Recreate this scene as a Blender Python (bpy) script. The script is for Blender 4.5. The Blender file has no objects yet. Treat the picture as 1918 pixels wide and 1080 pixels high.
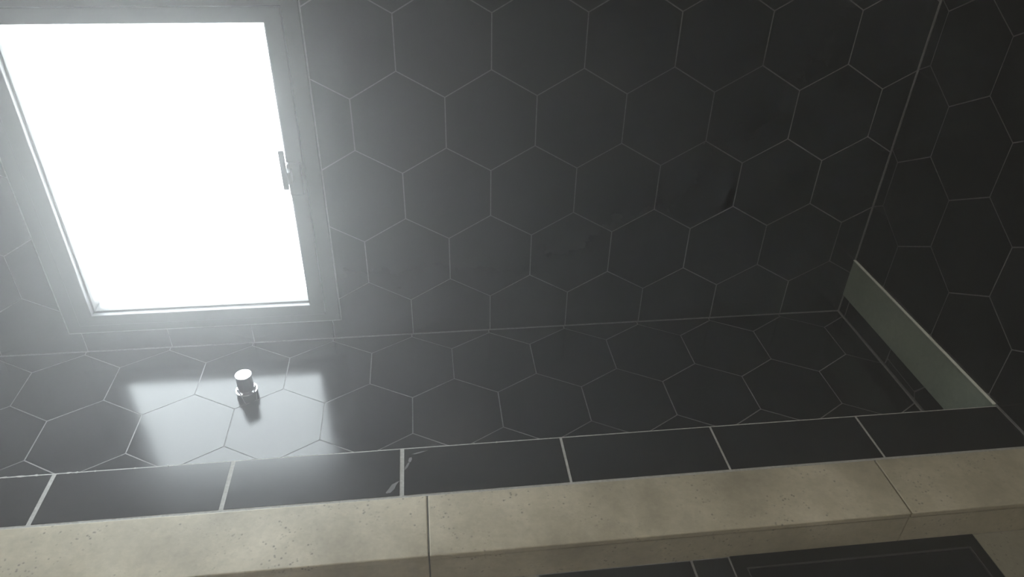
import bpy, bmesh, math, random
from mathutils import Matrix, Vector
random.seed(7)
SC = bpy.context.scene
COL = SC.collection

# ------------------------------------------------------------------ camera
F_PX, W_PX = 1365.03, 1918.0
CAM = Vector((0.14927, -1.52775, 1.15402))
YAW, PITCH, ROLL = 0.13331, 0.58788, -0.02556
cyw, syw, cpt, spt = math.cos(YAW), math.sin(YAW), math.cos(PITCH), math.sin(PITCH)
fwd = Vector((syw * cpt, cyw * cpt, -spt))
rgt = Vector((cyw, -syw, 0))
dwn = fwd.cross(rgt)
r2 = math.cos(ROLL) * rgt + math.sin(ROLL) * dwn
d2 = -math.sin(ROLL) * rgt + math.cos(ROLL) * dwn
cam_data = bpy.data.cameras.new('camera')
cam_data.sensor_width = 36.0
cam_data.lens = F_PX / W_PX * 36.0
cam_data.clip_start = 0.01
cam = bpy.data.objects.new('camera', cam_data)
COL.objects.link(cam)
cam.matrix_world = Matrix(((r2.x, -d2.x, -fwd.x, CAM.x), (r2.y, -d2.y, -fwd.y, CAM.y),
                           (r2.z, -d2.z, -fwd.z, CAM.z), (0, 0, 0, 1)))
SC.camera = cam

# ------------------------------------------------------------------ daylight, lamp, exposure
SKY = 24.0
world = bpy.data.worlds.new('world')
SC.world = world
world.use_nodes = True
bg = world.node_tree.nodes['Background']
bg.inputs['Color'].default_value = (0.90, 0.95, 1.01, 1)
bg.inputs['Strength'].default_value = SKY

lamp_data = bpy.data.lights.new('added_fill_light', 'AREA')      # added fill lamp behind the camera, brightens the stone curb
lamp_data.shape = 'DISK'
lamp_data.size = 0.30
lamp_data.color = (1.0, 0.96, 0.84)
lamp_data.energy = 32.0
lamp = bpy.data.objects.new('added_fill_light', lamp_data)
lamp.location = (0.30, -1.80, 2.36)
COL.objects.link(lamp)

portal_data = bpy.data.lights.new('window_portal', 'AREA')         # sampling guide for the daylight in the window opening
portal_data.shape = 'RECTANGLE'
portal_data.size, portal_data.size_y = 0.53, 0.70
portal_data.cycles.is_portal = True
portal = bpy.data.objects.new('window_portal', portal_data)
portal.location = (-0.405, 0.045, 0.447)
portal.rotation_euler = (math.radians(-90), 0, 0)
COL.objects.link(portal)

vs = SC.view_settings
vs.view_transform = 'Standard'
vs.look = 'None'
vs.exposure = 0.0
vs.gamma = 1.0
vs.use_curve_mapping = False
SC.cycles.use_denoising = True
SC.cycles.denoising_prefilter = 'ACCURATE'
SC.cycles.max_bounces = 10
SC.cycles.volume_bounces = 1
SC.cycles.caustics_reflective = True
SC.cycles.sample_clamp_indirect = 0.0

# ------------------------------------------------------------------ materials
def new_mat(name):
    m = bpy.data.materials.new(name)
    m.use_nodes = True
    nt = m.node_tree
    return m, nt, nt.nodes['Principled BSDF']

def noise(nt, scale, detail=4, rough=0.55, coord=None):
    n = nt.nodes.new('ShaderNodeTexNoise')
    n.inputs['Scale'].default_value = scale
    n.inputs['Detail'].default_value = detail
    n.inputs['Roughness'].default_value = rough
    if coord is not None:
        nt.links.new(coord, n.inputs['Vector'])
    return n

def ramp(nt, src, stops):
    r = nt.nodes.new('ShaderNodeValToRGB')
    el = r.color_ramp.elements
    while len(el) < len(stops):
        el.new(0.5)
    for e, (p, c) in zip(el, stops):
        e.position = p
        e.color = (c[0], c[1], c[2], 1) if isinstance(c, (tuple, list)) else (c, c, c, 1)
    nt.links.new(src, r.inputs['Fac'])
    return r

def bump(nt, src, strength, dist, bsdf):
    b = nt.nodes.new('ShaderNodeBump')
    b.inputs['Strength'].default_value = strength
    b.inputs['Distance'].default_value = dist
    nt.links.new(src, b.inputs['Height'])
    nt.links.new(b.outputs['Normal'], bsdf.inputs['Normal'])

def world_coord(nt):
    g = nt.nodes.new('ShaderNodeNewGeometry')
    return g.outputs['Position']

def mat_tile(name, base, rough, spec, spread=0.015):
    m, nt, b = new_mat(name)
    c = world_coord(nt)
    n = noise(nt, 9, 5, 0.6, c)
    oi = nt.nodes.new('ShaderNodeObjectInfo')
    r = ramp(nt, n.outputs['Fac'], [(0.25, [k * 0.97 for k in base]), (0.75, [k * 1.03 for k in base])])
    nt.links.new(r.outputs['Color'], b.inputs['Base Color'])
    rr = ramp(nt, n.outputs['Fac'], [(0.3, rough - spread), (0.7, rough + spread)])
    nt.links.new(rr.outputs['Color'], b.inputs['Roughness'])
    b.inputs['Specular IOR Level'].default_value = spec
    fine = noise(nt, 420, 3, 0.6, c)
    bump(nt, fine.outputs['Fac'], 0.05, 0.00012, b)
    return m

M = {}
M['tile'] = mat_tile('black_satin_ceramic', (0.0060, 0.0064, 0.0072), 0.17, 0.22)
M['edge_tile'] = mat_tile('black_satin_ceramic_strip', (0.0065, 0.0069, 0.0076), 0.25, 0.40)
M['black_floor'] = mat_tile('black_matt_floor_tile', (0.007, 0.007, 0.0065), 0.32, 0.15)

m, nt, b = new_mat('pale_grey_grout')
n = noise(nt, 160, 4, 0.6, world_coord(nt))
r = ramp(nt, n.outputs['Fac'], [(0.3, (0.09, 0.09, 0.09)), (0.7, (0.16, 0.16, 0.158))])
nt.links.new(r.outputs['Color'], b.inputs['Base Color'])
b.inputs['Roughness'].default_value = 0.85
M['grout'] = m

m, nt, b = new_mat('white_grout')
n = noise(nt, 220, 4, 0.6, world_coord(nt))
r = ramp(nt, n.outputs['Fac'], [(0.3, (0.22, 0.22, 0.21)), (0.7, (0.36, 0.36, 0.35))])
nt.links.new(r.outputs['Color'], b.inputs['Base Color'])
b.inputs['Roughness'].default_value = 0.8
M['white_grout'] = m

def mat_stone(name, lo, mid, hi, rough=0.55, pits=True):
    m, nt, b = new_mat(name)
    c = world_coord(nt)
    big = noise(nt, 5.5, 6, 0.62, c)
    r = ramp(nt, big.outputs['Fac'], [(0.34, lo), (0.5, mid), (0.68, hi)])
    fine = noise(nt, 90, 6, 0.7, c)
    mix = nt.nodes.new('ShaderNodeMix'); mix.data_type = 'RGBA'; mix.blend_type = 'OVERLAY'
    mix.inputs[0].default_value = 0.35
    nt.links.new(r.outputs['Color'], mix.inputs[6])
    fr = ramp(nt, fine.outputs['Fac'], [(0.3, 0.30), (0.7, 0.66)])
    nt.links.new(fr.outputs['Color'], mix.inputs[7])
    out = mix.outputs[2]
    if pits:
        v = nt.nodes.new('ShaderNodeTexVoronoi')
        v.inputs['Scale'].default_value = 140
        nt.links.new(c, v.inputs['Vector'])
        pr = ramp(nt, v.outputs['Distance'], [(0.16, 1.0), (0.34, 0.0)])
        where = noise(nt, 11, 3, 0.5, c)
        wr = ramp(nt, where.outputs['Fac'], [(0.44, 0.0), (0.58, 1.0)])
        gate = noise(nt, 60, 2, 0.5, c)
        gr = ramp(nt, gate.outputs['Fac'], [(0.50, 0.0), (0.58, 1.0)])
        mu = nt.nodes.new('ShaderNodeMath'); mu.operation = 'MULTIPLY'
        nt.links.new(pr.outputs['Color'], mu.inputs[0]); nt.links.new(wr.outputs['Color'], mu.inputs[1])
        mu2 = nt.nodes.new('ShaderNodeMath'); mu2.operation = 'MULTIPLY'
        nt.links.new(mu.outputs[0], mu2.inputs[0]); nt.links.new(gr.outputs['Color'], mu2.inputs[1])
        mu3 = nt.nodes.new('ShaderNodeMath'); mu3.operation = 'MULTIPLY'; mu3.inputs[1].default_value = 0.8
        nt.links.new(mu2.outputs[0], mu3.inputs[0])
        mx = nt.nodes.new('ShaderNodeMix'); mx.data_type = 'RGBA'
        nt.links.new(mu3.outputs[0], mx.inputs[0]); nt.links.new(out, mx.inputs[6])
        mx.inputs[7].default_value = (0.07, 0.06, 0.05, 1)
        out = mx.outputs[2]
    nt.links.new(out, b.inputs['Base Color'])
    b.inputs['Roughness'].default_value = rough
    b.inputs['Specular IOR Level'].default_value = 0.35
    bump(nt, fine.outputs['Fac'], 0.15, 0.001, b)
    return m

M['stone'] = mat_stone('beige_stone', (0.235, 0.212, 0.158), (0.330, 0.300, 0.228), (0.430, 0.392, 0.310))
M['stone_floor'] = mat_stone('shadow_toned_stone', (0.15, 0.14, 0.108), (0.18, 0.168, 0.132), (0.21, 0.198, 0.16))  # floor stone darkened so its colour carries the shadow beside the curb
M['panel'] = mat_stone('grey_green_stone', (0.21, 0.25, 0.21), (0.25, 0.295, 0.25), (0.29, 0.335, 0.28), 0.42, False)
M['plaster'] = mat_stone('plaster', (0.40, 0.36, 0.29), (0.43, 0.385, 0.315), (0.46, 0.41, 0.34), 0.8, False)

def simple(name, col, rough, metal=0.0, spec=0.5):
    m, nt, b = new_mat(name)
    n = noise(nt, 60, 3, 0.5, world_coord(nt))
    r = ramp(nt, n.outputs['Fac'], [(0.3, [k * 0.9 for k in col]), (0.7, [min(1, k * 1.1) for k in col])])
    nt.links.new(r.outputs['Color'], b.inputs['Base Color'])
    b.inputs['Roughness'].default_value = rough
    b.inputs['Metallic'].default_value = metal
    b.inputs['Specular IOR Level'].default_value = spec
    return m

M['frame'] = simple('anthracite_paint', (0.010, 0.010, 0.011), 0.42)
M['gasket'] = simple('black_rubber', (0.012, 0.012, 0.012), 0.6)
M['chrome'] = simple('polished_chrome', (0.62, 0.62, 0.63), 0.07, 1.0)
M['edge_trim'] = simple('painted_glint_trim', (0.62, 0.63, 0.58), 0.35)  # pale colour stands in for light caught by the panel's top edge
M['black_rim'] = simple('black_rim_paint', (0.006, 0.006, 0.0055), 0.3, 0, 0.12)
M['black_panel'] = simple('black_panel_face', (0.003, 0.003, 0.003), 0.3, 0, 0.10)
M['black_line'] = simple('worn_rim_edge', (0.035, 0.035, 0.033), 0.4)
M['ground'] = simple('sunlit_pale_paving', (0.62, 0.61, 0.58), 0.9)

m = bpy.data.materials.new('window_glass'); m.use_nodes = True
nt = m.node_tree
nt.nodes.remove(nt.nodes['Principled BSDF'])
tr = nt.nodes.new('ShaderNodeBsdfTransparent'); tr.inputs['Color'].default_value = (0.96, 0.98, 0.97, 1)
gl = nt.nodes.new('ShaderNodeBsdfGlossy'); gl.inputs['Roughness'].default_value = 0.02
lw = nt.nodes.new('ShaderNodeLayerWeight'); lw.inputs['Blend'].default_value = 0.5
pw = nt.nodes.new('ShaderNodeMath'); pw.operation = 'POWER'; pw.inputs[1].default_value = 5.0
fz = nt.nodes.new('ShaderNodeMath'); fz.operation = 'MULTIPLY_ADD'; fz.inputs[1].default_value = 0.8; fz.inputs[2].default_value = 0.035
nt.links.new(lw.outputs['Facing'], pw.inputs[0]); nt.links.new(pw.outputs[0], fz.inputs[0])
mx = nt.nodes.new('ShaderNodeMixShader')
nt.links.new(fz.outputs[0], mx.inputs[0]); nt.links.new(tr.outputs[0], mx.inputs[1]); nt.links.new(gl.outputs[0], mx.inputs[2])
nt.links.new(mx.outputs[0], nt.nodes['Material Output'].inputs['Surface'])
M['glass'] = m

# ------------------------------------------------------------------ helpers
def mk(name, bm, mat, parent=None, smooth=False):
    me = bpy.data.meshes.new(name)
    bmesh.ops.recalc_face_normals(bm, faces=bm.faces)
    bm.to_mesh(me); bm.free()
    if smooth:
        for p in me.polygons:
            p.use_smooth = True
    me.materials.append(mat)
    o = bpy.data.objects.new(name, me)
    COL.objects.link(o)
    if parent:
        o.parent = parent
    return o

def box(bm, x0, x1, y0, y1, z0, z1):
    v = [bm.verts.new(p) for p in ((x0, y0, z0), (x1, y0, z0), (x1, y1, z0), (x0, y1, z0),
                                   (x0, y0, z1), (x1, y0, z1), (x1, y1, z1), (x0, y1, z1))]
    for f in ((0, 3, 2, 1), (4, 5, 6, 7), (0, 1, 5, 4), (1, 2, 6, 5), (2, 3, 7, 6), (3, 0, 4, 7)):
        bm.faces.new([v[i] for i in f])
    return v

def bevel_all(bm, w, seg=2):
    bmesh.ops.bevel(bm, geom=list(bm.edges), offset=w, segments=seg, affect='EDGES', profile=0.6)

def boxobj(name, b, mat, parent=None, bev=0.0, seg=2):
    bm = bmesh.new(); box(bm, *b)
    if bev:
        bevel_all(bm, bev, seg)
    return mk(name, bm, mat, parent)

def struct(o):
    o['kind'] = 'structure'
    return o

def tag(o, label, cat, group=None):
    o['label'] = label; o['category'] = cat
    if group:
        o['group'] = group
    return o

# ---- tiles: flat polygons with a chamfered, slightly raised face
GAP = 0.0025
LIFT = 0.0013
def tile_mesh(name, poly, mat, chamfer=0.0008, lift=LIFT):
    """poly: 2D points about the tile's own centre. Top face at local z = 0, edges running down to -lift."""
    bm = bmesh.new()
    vs_ = [bm.verts.new((x, y, 0)) for x, y in poly]
    f = bm.faces.new(vs_)
    if f.normal.z < 0 or f.calc_area() == 0:
        f.normal_update()
        if f.normal.z < 0:
            f.normal_flip()
    outer = list(f.verts)
    bmesh.ops.inset_region(bm, faces=[f], thickness=chamfer, use_even_offset=True)
    for v in outer:
        v.co.z = -chamfer
    ring = [e for e in bm.edges if e.is_boundary]
    ext = bmesh.ops.extrude_edge_only(bm, edges=ring)
    for g in ext['geom']:
        if isinstance(g, bmesh.types.BMVert):
            g.co.z = -lift - 0.001
    bmesh.ops.recalc_face_normals(bm, faces=bm.faces)
    me = bpy.data.meshes.new(name)
    bm.to_mesh(me); bm.free()
    me.materials.append(mat)
    return me

def poly_clip(poly, a, b, c):
    """keep a*x + b*y <= c (convex or nearly)"""
    out = []
    for i in range(len(poly)):
        p, q = poly[i], poly[(i + 1) % len(poly)]
        dp, dq = a * p[0] + b * p[1] - c, a * q[0] + b * q[1] - c
        if dp <= 0:
            out.append(p)
        if dp * dq < 0:
            t = dp / (dp - dq)
            out.append((p[0] + t * (q[0] - p[0]), p[1] + t * (q[1] - p[1])))
    return out

def area(poly):
    return 0.5 * sum(poly[i][0] * poly[(i + 1) % len(poly)][1] - poly[(i + 1) % len(poly)][0] * poly[i][1] for i in range(len(poly)))

def cut_hole(poly, h):
    """poly minus the rectangle h = (u0, u1, v0, v1); returns one polygon, or None"""
    u0, u1, v0, v1 = h
    bm = bmesh.new()
    bm.faces.new([bm.verts.new((x, y, 0)) for x, y in poly])
    for co, no in (((u0, 0, 0), (1, 0, 0)), ((u1, 0, 0), (1, 0, 0)), ((0, v0, 0), (0, 1, 0)), ((0, v1, 0), (0, 1, 0))):
        bmesh.ops.bisect_plane(bm, geom=list(bm.verts) + list(bm.edges) + list(bm.faces), plane_co=co, plane_no=no, dist=1e-6)
    inside = [f for f in bm.faces if u0 < f.calc_center_median().x < u1 and v0 < f.calc_center_median().y < v1]
    if not inside:
        bm.free(); return poly
    bmesh.ops.delete(bm, geom=inside, context='FACES')
    if not bm.faces:
        bm.free(); return None
    if len(bm.faces) > 1:
        bmesh.ops.dissolve_faces(bm, faces=list(bm.faces))
    bmesh.ops.dissolve_limit(bm, angle_limit=0.01, verts=bm.verts, edges=bm.edges)
    f = max(bm.faces, key=lambda q: q.calc_area())
    out = [(l.vert.co.x, l.vert.co.y) for l in f.loops]
    bm.free()
    return out

HEXW = 0.2
HS = HEXW / math.sqrt(3)
def hex_poly(gap):
    r = (HEXW - gap) / math.sqrt(3)
    return [(r * math.sin(math.radians(60 * k)), r * math.cos(math.radians(60 * k))) for k in range(6)]

FULL = tile_mesh('hexagon_tile', hex_poly(GAP), M['tile'])
def lay_hex(parent, basis, o, uv, holes=(), tilt=0.06):
    """basis = (origin, U, V, N); o = lattice offset; uv = (u0, u1, v0, v1)"""
    O, U, V, N = basis
    u0, u1, v0, v1 = uv
    base = Matrix(((U.x, V.x, N.x), (U.y, V.y, N.y), (U.z, V.z, N.z)))
    pitch = 1.5 * HS
    for r in range(int((o[1] - v1) / pitch) - 3, int((o[1] - v0) / pitch) + 4):
        cv = o[1] - r * pitch
        if cv + HS < v0 or cv - HS > v1:
            continue
        off = 0.5 if r % 2 == 0 else 0.0
        for i in range(int((u0 - o[0]) / HEXW) - 2, int((u1 - o[0]) / HEXW) + 3):
            cu = o[0] + (i + off) * HEXW
            if cu + HEXW / 2 < u0 or cu - HEXW / 2 > u1:
                continue
            poly = [(cu + x, cv + y) for x, y in hex_poly(GAP)]
            n0 = abs(area(poly))
            for a, b, c in ((1, 0, u1), (-1, 0, -u0), (0, 1, v1), (0, -1, -v0)):
                poly = poly_clip(poly, a, b, c)
                if len(poly) < 3:
                    break
            if len(poly) < 3:
                continue
            for h in holes:
                poly = cut_hole(poly, h)
                if not poly:
                    break
            if not poly or abs(area(poly)) < 6e-5:
                continue
            if abs(area(poly)) > n0 - 1e-9:
                me, c2 = FULL, (cu, cv)
            else:
                c2 = (sum(p[0] for p in poly) / len(poly), sum(p[1] for p in poly) / len(poly))
                me = tile_mesh('cut_hexagon_tile', [(x - c2[0], y - c2[1]) for x, y in poly], M['tile'])
            t = bpy.data.objects.new('hexagon_tile', me)
            COL.objects.link(t)
            t.parent = parent
            g = lambda s: math.radians(max(-0.13, min(0.13, random.gauss(0, s))))
            rot = base.to_4x4() @ Matrix.Rotation(g(tilt), 4, 'X') @ Matrix.Rotation(g(tilt), 4, 'Y')
            t.matrix_world = Matrix.Translation(O + U * c2[0] + V * c2[1] + N * random.uniform(-0.0001, 0.0002)) @ rot

def lay_poly(parent, basis, name, pts, mat, tilt=0.0, lift=LIFT, chamfer=0.0006):
    O, U, V, N = basis
    base = Matrix(((U.x, V.x, N.x), (U.y, V.y, N.y), (U.z, V.z, N.z))).to_4x4()
    c = (sum(p[0] for p in pts) / len(pts), sum(p[1] for p in pts) / len(pts))
    me = tile_mesh(name, [(x - c[0], y - c[1]) for x, y in pts], mat, chamfer, lift)
    t = bpy.data.objects.new(name, me)
    COL.objects.link(t)
    t.parent = parent
    g = lambda: math.radians(random.gauss(0, tilt))
    t.matrix_world = Matrix.Translation(O + U * c[0] + V * c[1]) @ base @ Matrix.Rotation(g(), 4, 'X') @ Matrix.Rotation(g(), 4, 'Y')
    return t

# ------------------------------------------------------------------ dimensions
XR = 1.2702          # right wall
XL = -1.45           # left wall
YB = -3.2            # wall behind the camera
ZC = 2.45            # ceiling
Y_IN, Y_MID, Y_OUT = -0.560, -0.6745, -0.7965     # curb: inner edge, strip / stone joint, outer edge
Z_CURB = 0.162
Z_BATH = 0.087       # bathroom floor level (shower floor is z = 0)
WIN = (-0.728, -0.080, 0.057, 0.850)              # window opening in the tiles

# ------------------------------------------------------------------ structure
G = LIFT
# back wall with the window opening
bm = bmesh.new()
T = 0.14
box(bm, XL - 0.1, WIN[0], G, T, -0.1, ZC)
box(bm, WIN[1], XR + 0.1, G, T, -0.1, ZC)
box(bm, WIN[0], WIN[1], G, T, -0.1, WIN[2])
box(bm, WIN[0], WIN[1], G, T, WIN[3], ZC)
wall_back = struct(mk('wall_back', bm, M['grout']))
lay_hex(wall_back, (Vector((0, 0, 0)), Vector((1, 0, 0)), Vector((0, 0, 1)), Vector((0, -1, 0))),
        (0.09866, 0.74171), (XL + 0.002, XR - 0.002, 0.0018, ZC - 0.002), holes=[(WIN[0] - 0.003, WIN[1] + 0.003, WIN[2] - 0.003, WIN[3] + 0.003)])

wall_right = struct(boxobj('wall_right', (XR + G, XR + 0.12, YB, T, -0.1, ZC), M['grout']))
RB = (Vector((XR, 0, 0)), Vector((0, -1, 0)), Vector((0, 0, 1)), Vector((-1, 0, 0)))
lay_hex(wall_right, RB, (0.0346, 0.40031), (0.0035, -YB - 0.002, Z_CURB + 0.0045, ZC - 0.002))
BZ = 0.053
for pts in ([(0.003, 0.003), (0.029, 0.003), (0.029, BZ), (0.003, BZ)],
            [(0.033, 0.003), (0.2325, 0.003), (0.2345, BZ), (0.033, BZ)],
            [(0.237, BZ), (0.238, 0.0225), (0.354, 0.0185), (0.378, BZ)],
            [(0.2355, 0.003), (0.362, 0.003), (0.355, 0.0155), (0.2405, 0.0195)],
            [(0.3815, BZ), (0.358, 0.0165), (0.3655, 0.003), (0.558, 0.003), (0.558, BZ)]):
    lay_poly(wall_right, RB, 'cut_tile', pts, M['tile'], 0.1)

wall_left = struct(boxobj('wall_left', (XL - 0.1, XL, YB, G, -0.1, ZC), M['plaster']))
wall_rear = struct(boxobj('wall_rear', (XL - 0.1, XR + 0.1, YB - 0.1, YB, -0.1, ZC), M['plaster']))
ceiling = struct(boxobj('ceiling', (XL - 0.1, XR + 0.1, YB - 0.1, T, ZC, ZC + 0.1), M['plaster']))

floor = struct(boxobj('floor', (XL, XR + G, Y_IN, G, -0.1, -G), M['grout']))
lay_hex(floor, (Vector((0, 0, 0)), Vector((1, 0, 0)), Vector((0, 1, 0)), Vector((0, 0, 1))),
        (-0.8053, -0.12685), (XL + 0.002, XR - 0.004, Y_IN + 0.002, -0.0018), tilt=0.08)
floor.rotation_euler.x = 0.0048          # the shower floor falls slightly away from the window wall

# curb: grout bed, black strip tiles, beige stone slabs
curb = struct(boxobj('trim_1', (XL, XR + G, Y_MID - 0.0004, Y_IN, -0.1, Z_CURB - 0.0012), M['white_grout']))
boxobj('stone_bed', (XL, XR + G, Y_OUT + 0.010, Y_MID - 0.0006, -0.1, Z_CURB - 0.005), M['grout'], curb)
CB = (Vector((0, 0, Z_CURB)), Vector((1, 0, 0)), Vector((0, 1, 0)), Vector((0, 0, 1)))
JX = [-1.116, -0.8175, -0.519, -0.217, 0.0825, 0.378, 0.670, 0.968, XR + 0.002]
JW = [0.006, 0.006, 0.007, 0.007, 0.007, 0.0042, 0.0036, 0.0036, 0.004]
x0 = XL
for x1, w in zip(JX, JW):
    lay_poly(curb, CB, 'strip_tile', [(x0 + 0.0005, Y_MID + 0.0045), (x1 - w / 2, Y_MID + 0.0045), (x1 - w / 2, Y_IN - 0.0028), (x0 + 0.0005, Y_IN - 0.0028)], M['edge_tile'], 0.06)
    x0 = x1 + w / 2
SX = [XL, -0.694, 0.126, 0.945, XR]
for a, b_ in zip(SX[:-1], SX[1:]):
    boxobj('stone_slab', (a + 0.0012, b_ - 0.0012, Y_OUT, Y_MID - 0.0005, Z_CURB - 0.012, Z_CURB), M['stone'], curb, 0.0022, 3)
    boxobj('riser_slab', (a + 0.0012, b_ - 0.0012, Y_OUT + 0.0015, Y_OUT + 0.012, Z_BATH - 0.004, Z_CURB - 0.0125), M['stone'], curb, 0.001, 2)

# dried grout left on the strip tiles: a smear by one joint, chips and drips along the inner edge
M['dried_grout'] = simple('dried_grout', (0.11, 0.11, 0.115), 0.8)
def blob(cx, cy, rx, ry, rot, mat, parent=None, h=0.0005, n=11, name='grout_smear'):
    a0 = math.radians(rot)
    pts = []
    for k in range(n):
        a = 2 * math.pi * k / n
        q = random.uniform(0.7, 1.15)
        u, v = rx * q * math.cos(a), ry * q * math.sin(a)
        pts.append((cx + u * math.cos(a0) - v * math.sin(a0), cy + u * math.sin(a0) + v * math.cos(a0)))
    lay_poly(curb, (Vector((0, 0, Z_CURB + h)), CB[1], CB[2], CB[3]), name, pts, mat, 0, 0.0, 0.0002)
blob(0.097, -0.590, 0.0035, 0.0060, -10, M['dried_grout'])
blob(0.091, -0.606, 0.0022, 0.0110, -22, M['dried_grout'])
blob(0.066, -0.652, 0.0045, 0.0190, -35, M['dried_grout'], h=0.0004)
blob(0.115, -0.574, 0.0140, 0.0014, 14, M['dried_grout'], h=0.0004)
for cx, rx in ((-0.60, 0.006), (-0.575, 0.008), (-0.548, 0.004), (-0.495, 0.005), (-0.482, 0.003), (-0.452, 0.002), (-0.385, 0.002), (-0.33, 0.002), (0.215, 0.002), (0.257, 0.002)):
    blob(cx, Y_IN - 0.0022, rx, 0.0020, 0, M['white_grout'], h=0.0006, n=9, name='grout_chip')

# bathroom floor
bath = struct(boxobj('floor_bathroom', (XL, XR + G, YB, Y_OUT + 0.012, -0.1, Z_BATH - 0.0015), M['grout']))
PX0, PX1, PX2, PX3, PY = 0.302, 0.5675, 0.634, 1.086, -1.40
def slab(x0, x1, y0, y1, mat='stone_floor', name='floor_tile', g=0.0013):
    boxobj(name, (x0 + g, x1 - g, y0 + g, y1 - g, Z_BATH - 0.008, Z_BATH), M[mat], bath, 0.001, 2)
Y1 = Y_OUT + 0.0015
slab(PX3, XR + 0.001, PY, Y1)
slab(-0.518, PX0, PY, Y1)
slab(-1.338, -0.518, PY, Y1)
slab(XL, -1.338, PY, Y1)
slab(PX0, PX1, PY, Y1, 'black_floor', 'black_tile', 0.002)
slab(PX1, PX2, PY, Y1, 'black_floor', 'black_tile', 0.002)
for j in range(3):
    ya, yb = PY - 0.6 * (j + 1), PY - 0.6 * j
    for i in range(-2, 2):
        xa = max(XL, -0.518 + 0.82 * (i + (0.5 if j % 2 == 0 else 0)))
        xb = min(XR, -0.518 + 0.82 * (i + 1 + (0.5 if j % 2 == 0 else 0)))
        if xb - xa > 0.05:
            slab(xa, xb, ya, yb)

# ground outside the window
struct(boxobj('ground', (-30, 30, 0.6, 60, -1.2, -1.0), M['ground']))

# ------------------------------------------------------------------ window
def bars(bm, o, i, y0, y1, ch=0.0012):
    """mitred rectangular frame between outer o and inner i rectangles (x0, x1, z0, z1), from y0 (room side) to y1"""
    def ring(r, y):
        return [bm.verts.new(p) for p in ((r[0], y, r[2]), (r[1], y, r[2]), (r[1], y, r[3]), (r[0], y, r[3]))]
    co = (o[0] + ch, o[1] - ch, o[2] + ch, o[3] - ch)
    ci = (i[0] - ch, i[1] + ch, i[2] - ch, i[3] + ch)
    rs = [ring(o, y1), ring(o, y0 + ch), ring(co, y0), ring(ci, y0), ring(i, y0 + ch), ring(i, y1)]
    for a in range(6):
        A, B = rs[a], rs[(a + 1) % 6]
        for k in range(4):
            bm.faces.new((A[k], A[(k + 1) % 4], B[(k + 1) % 4], B[k]))

SI = (-0.660, -0.150, 0.110, 0.785)     # clear opening of the sash
SO = (-0.695, -0.116, 0.081, 0.815)
window = bpy.data.objects.new('window_1', None); COL.objects.link(window)
window.location = (-0.405, 0, WIN[2]); struct(window)
def wpart(name, bm, mat, par=None, smooth=False):
    o = mk(name, bm, mat, par or window, smooth)
    if par is None:
        o.matrix_parent_inverse = Matrix.Translation(window.location).inverted()
    return o
bm = bmesh.new(); bars(bm, (WIN[0] + 0.001, WIN[1] - 0.001, WIN[2] + 0.001, WIN[3] - 0.001), (SO[0] - 0.0012, SO[1] + 0.0012, SO[2] - 0.0012, SO[3] + 0.0012), -0.0015, 0.075)
wpart('frame', bm, M['frame'])
bm = bmesh.new(); bars(bm, SO, SI, -0.006, 0.050)
sash = wpart('sash', bm, M['frame'])
bm = bmesh.new(); bars(bm, (SI[0] + 0.0002, SI[1] - 0.0002, SI[2] + 0.0002, SI[3] - 0.0002), (SI[0] + 0.004, SI[1] - 0.004, SI[2] + 0.004, SI[3] - 0.004), 0.009, 0.021, 0.0008)
wpart('gasket', bm, M['gasket'], sash)
bm = bmesh.new(); box(bm, SI[0] - 0.002, SI[1] + 0.002, 0.0215, 0.0255, SI[2] - 0.002, SI[3] + 0.002)
wpart('pane', bm, M['glass'])
bm = bmesh.new(); box(bm, -0.1495, -0.120, -0.022, -0.0055, 0.417, 0.492); bevel_all(bm, 0.003, 2)
handle = wpart('handle', bm, M['frame'])
bm = bmesh.new(); box(bm, -0.1530, -0.138, -0.046, -0.020, 0.455, 0.484); bevel_all(bm, 0.003, 2)
wpart('neck', bm, M['frame'], handle)
bm = bmesh.new(); box(bm, -0.1565, -0.1445, -0.050, -0.044, 0.445, 0.535); bevel_all(bm, 0.002, 2)
wpart('lever', bm, M['frame'], handle)

# ------------------------------------------------------------------ panel on the right wall
panel = bpy.data.objects.new('wall_panel', None); COL.objects.link(panel)
panel.location = (XR, -0.28, BZ)
tag(panel, 'long grey-green stone panel along the foot of the hexagon-tiled side wall', 'panel')
inv = Matrix.Translation(panel.location).inverted()
o = boxobj('face', (XR - 0.0045, XR + 0.001, Y_IN + 0.0015, -0.0015, BZ + 0.002, Z_CURB + 0.001), M['panel'], panel, 0.0006, 1); o.matrix_parent_inverse = inv
o = boxobj('top_edge', (XR - 0.0060, XR + 0.001, Y_IN + 0.0015, -0.0015, Z_CURB + 0.001, Z_CURB + 0.0038), M['edge_trim'], panel, 0.0005, 1); o.matrix_parent_inverse = inv

# ------------------------------------------------------------------ chrome knob on the shower floor
def lathe(bm, prof, n=40):
    rings = []
    for r_, z in prof:
        rings.append([bm.verts.new((r_ * math.cos(2 * math.pi * k / n), r_ * math.sin(2 * math.pi * k / n), z)) for k in range(n)])
    for A, B in zip(rings[:-1], rings[1:]):
        for k in range(n):
            bm.faces.new((A[k], A[(k + 1) % n], B[(k + 1) % n], B[k]))
    bm.faces.new(rings[0]); bm.faces.new(rings[-1])

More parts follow.
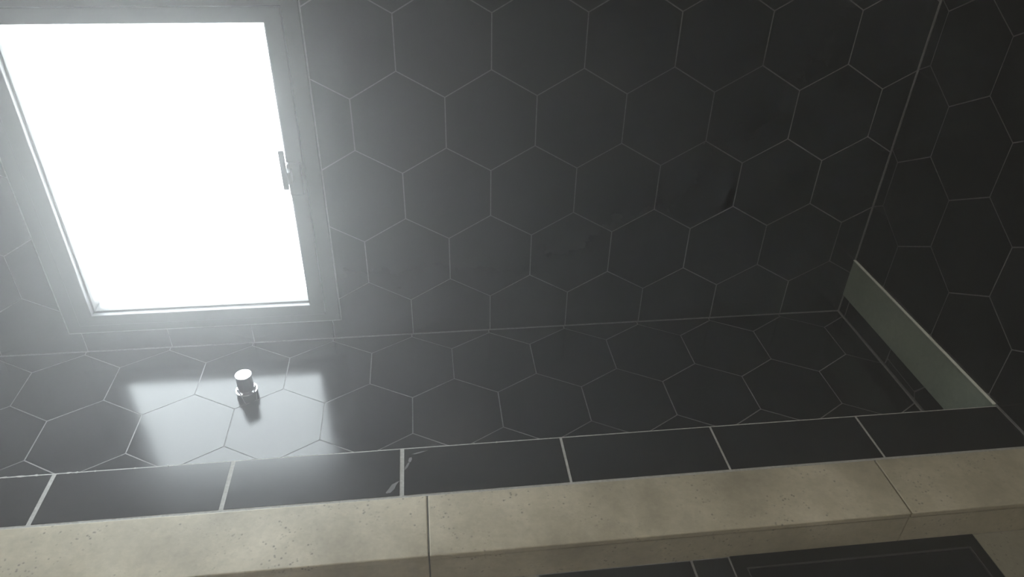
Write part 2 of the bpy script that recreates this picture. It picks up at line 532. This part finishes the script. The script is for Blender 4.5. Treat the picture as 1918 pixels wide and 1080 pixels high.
def lobj(name, prof, mat, parent):
    bm = bmesh.new(); lathe(bm, prof)
    o = mk(name, bm, mat, parent, True)
    md = o.modifiers.new('edges', 'EDGE_SPLIT'); md.split_angle = math.radians(25)
    return o
knob = bpy.data.objects.new('chrome_knob', None); COL.objects.link(knob)
knob.location = (-0.2815, -0.2035, -0.001)
tag(knob, 'small chrome cylinder knob in a round collar standing on the black tiled floor', 'knob')
lobj('collar', [(0.0238, 0.0), (0.0245, 0.0008), (0.0245, 0.0222), (0.0240, 0.0230), (0.0215, 0.0230), (0.0210, 0.0224), (0.0210, 0.009), (0.0, 0.009)][:-1], M['chrome'], knob)
lobj('stem', [(0.0125, 0.007), (0.0125, 0.031)], M['chrome'], knob)
lobj('cap', [(0.0150, 0.0190), (0.0183, 0.0235), (0.0183, 0.0655), (0.0177, 0.0663)], M['chrome'], knob)

# ------------------------------------------------------------------ black rimmed panel in the bathroom floor
hp = bpy.data.objects.new('floor_hatch', None); COL.objects.link(hp)
hp.location = ((PX2 + PX3) / 2, (PY + Y1) / 2, Z_BATH)
tag(hp, 'black rectangular hatch with a raised rim in the stone floor below the curb', 'hatch')
hinv = Matrix.Translation(hp.location).inverted()
def hbars(name, o_, i_, z0, z1, mat, ch=0.0008):
    bm = bmesh.new(); bars(bm, o_, i_, 0, 0.001, ch * 0.5); bm.free()
    bm = bmesh.new()
    def ring(r_, z):
        return [bm.verts.new(p) for p in ((r_[0], r_[2], z), (r_[1], r_[2], z), (r_[1], r_[3], z), (r_[0], r_[3], z))]
    rs = [ring(o_, z0), ring(o_, z1 - ch), ring((o_[0] + ch, o_[1] - ch, o_[2] + ch, o_[3] - ch), z1), ring((i_[0] - ch, i_[1] + ch, i_[2] - ch, i_[3] + ch), z1), ring(i_, z1 - ch), ring(i_, z0)]
    for a in range(6):
        A, B = rs[a], rs[(a + 1) % 6]
        for k in range(4):
            bm.faces.new((A[k], A[(k + 1) % 4], B[(k + 1) % 4], B[k]))
    o = mk(name, bm, mat, hp); o.matrix_parent_inverse = hinv
    return o
RO = (PX2 + 0.001, PX3 - 0.001, PY + 0.001, Y1 - 0.001)
RI = (PX2 + 0.022, PX3 - 0.022, PY + 0.022, Y1 - 0.026)
hbars('rim', RO, RI, Z_BATH - 0.008, Z_BATH + 0.002, M['black_rim'])
hbars('inner_edge', RI, (RI[0] + 0.0018, RI[1] - 0.0018, RI[2] + 0.0018, RI[3] - 0.0018), Z_BATH - 0.008, Z_BATH + 0.0028, M['black_line'], 0.0004)
o = boxobj('leaf', (RI[0] + 0.002, RI[1] - 0.002, RI[2] + 0.002, RI[3] - 0.002, Z_BATH - 0.012, Z_BATH - 0.0006), M['black_panel'], hp); o.matrix_parent_inverse = hinv

# ------------------------------------------------------------------ made-up body for the added fill lamp (behind the camera)
bm = bmesh.new(); lathe(bm, [(0.17, 0.0), (0.18, 0.012), (0.18, 0.07), (0.165, 0.08)])
cl = mk('added_fill_body', bm, M['plaster'], None, False)
cl.location = (0.30, -1.80, 2.37)
tag(cl, 'round unseen body of the added fill lamp above the bathroom floor', 'lamp')

# ------------------------------------------------------------------ added scatter volume imitating lens glow around the window
m = bpy.data.materials.new('lens_glow_scatter'); m.use_nodes = True
nt = m.node_tree
nt.nodes.remove(nt.nodes['Principled BSDF'])
sc_ = nt.nodes.new('ShaderNodeVolumeScatter')
sc_.inputs['Color'].default_value = (0.97, 0.96, 1.0, 1)
sc_.inputs['Density'].default_value = 0.128
sc_.inputs['Anisotropy'].default_value = 0.71
nt.links.new(sc_.outputs[0], nt.nodes['Material Output'].inputs['Volume'])
hz = boxobj('lens_glow_volume', (XL + 0.01, XR - 0.01, YB + 0.01, -0.056, 0.09, ZC - 0.1), m)
hz['kind'] = 'stuff'
tag(hz, 'added thin pale volume imitating lens glow around the bright window', 'lens_glow_volume')
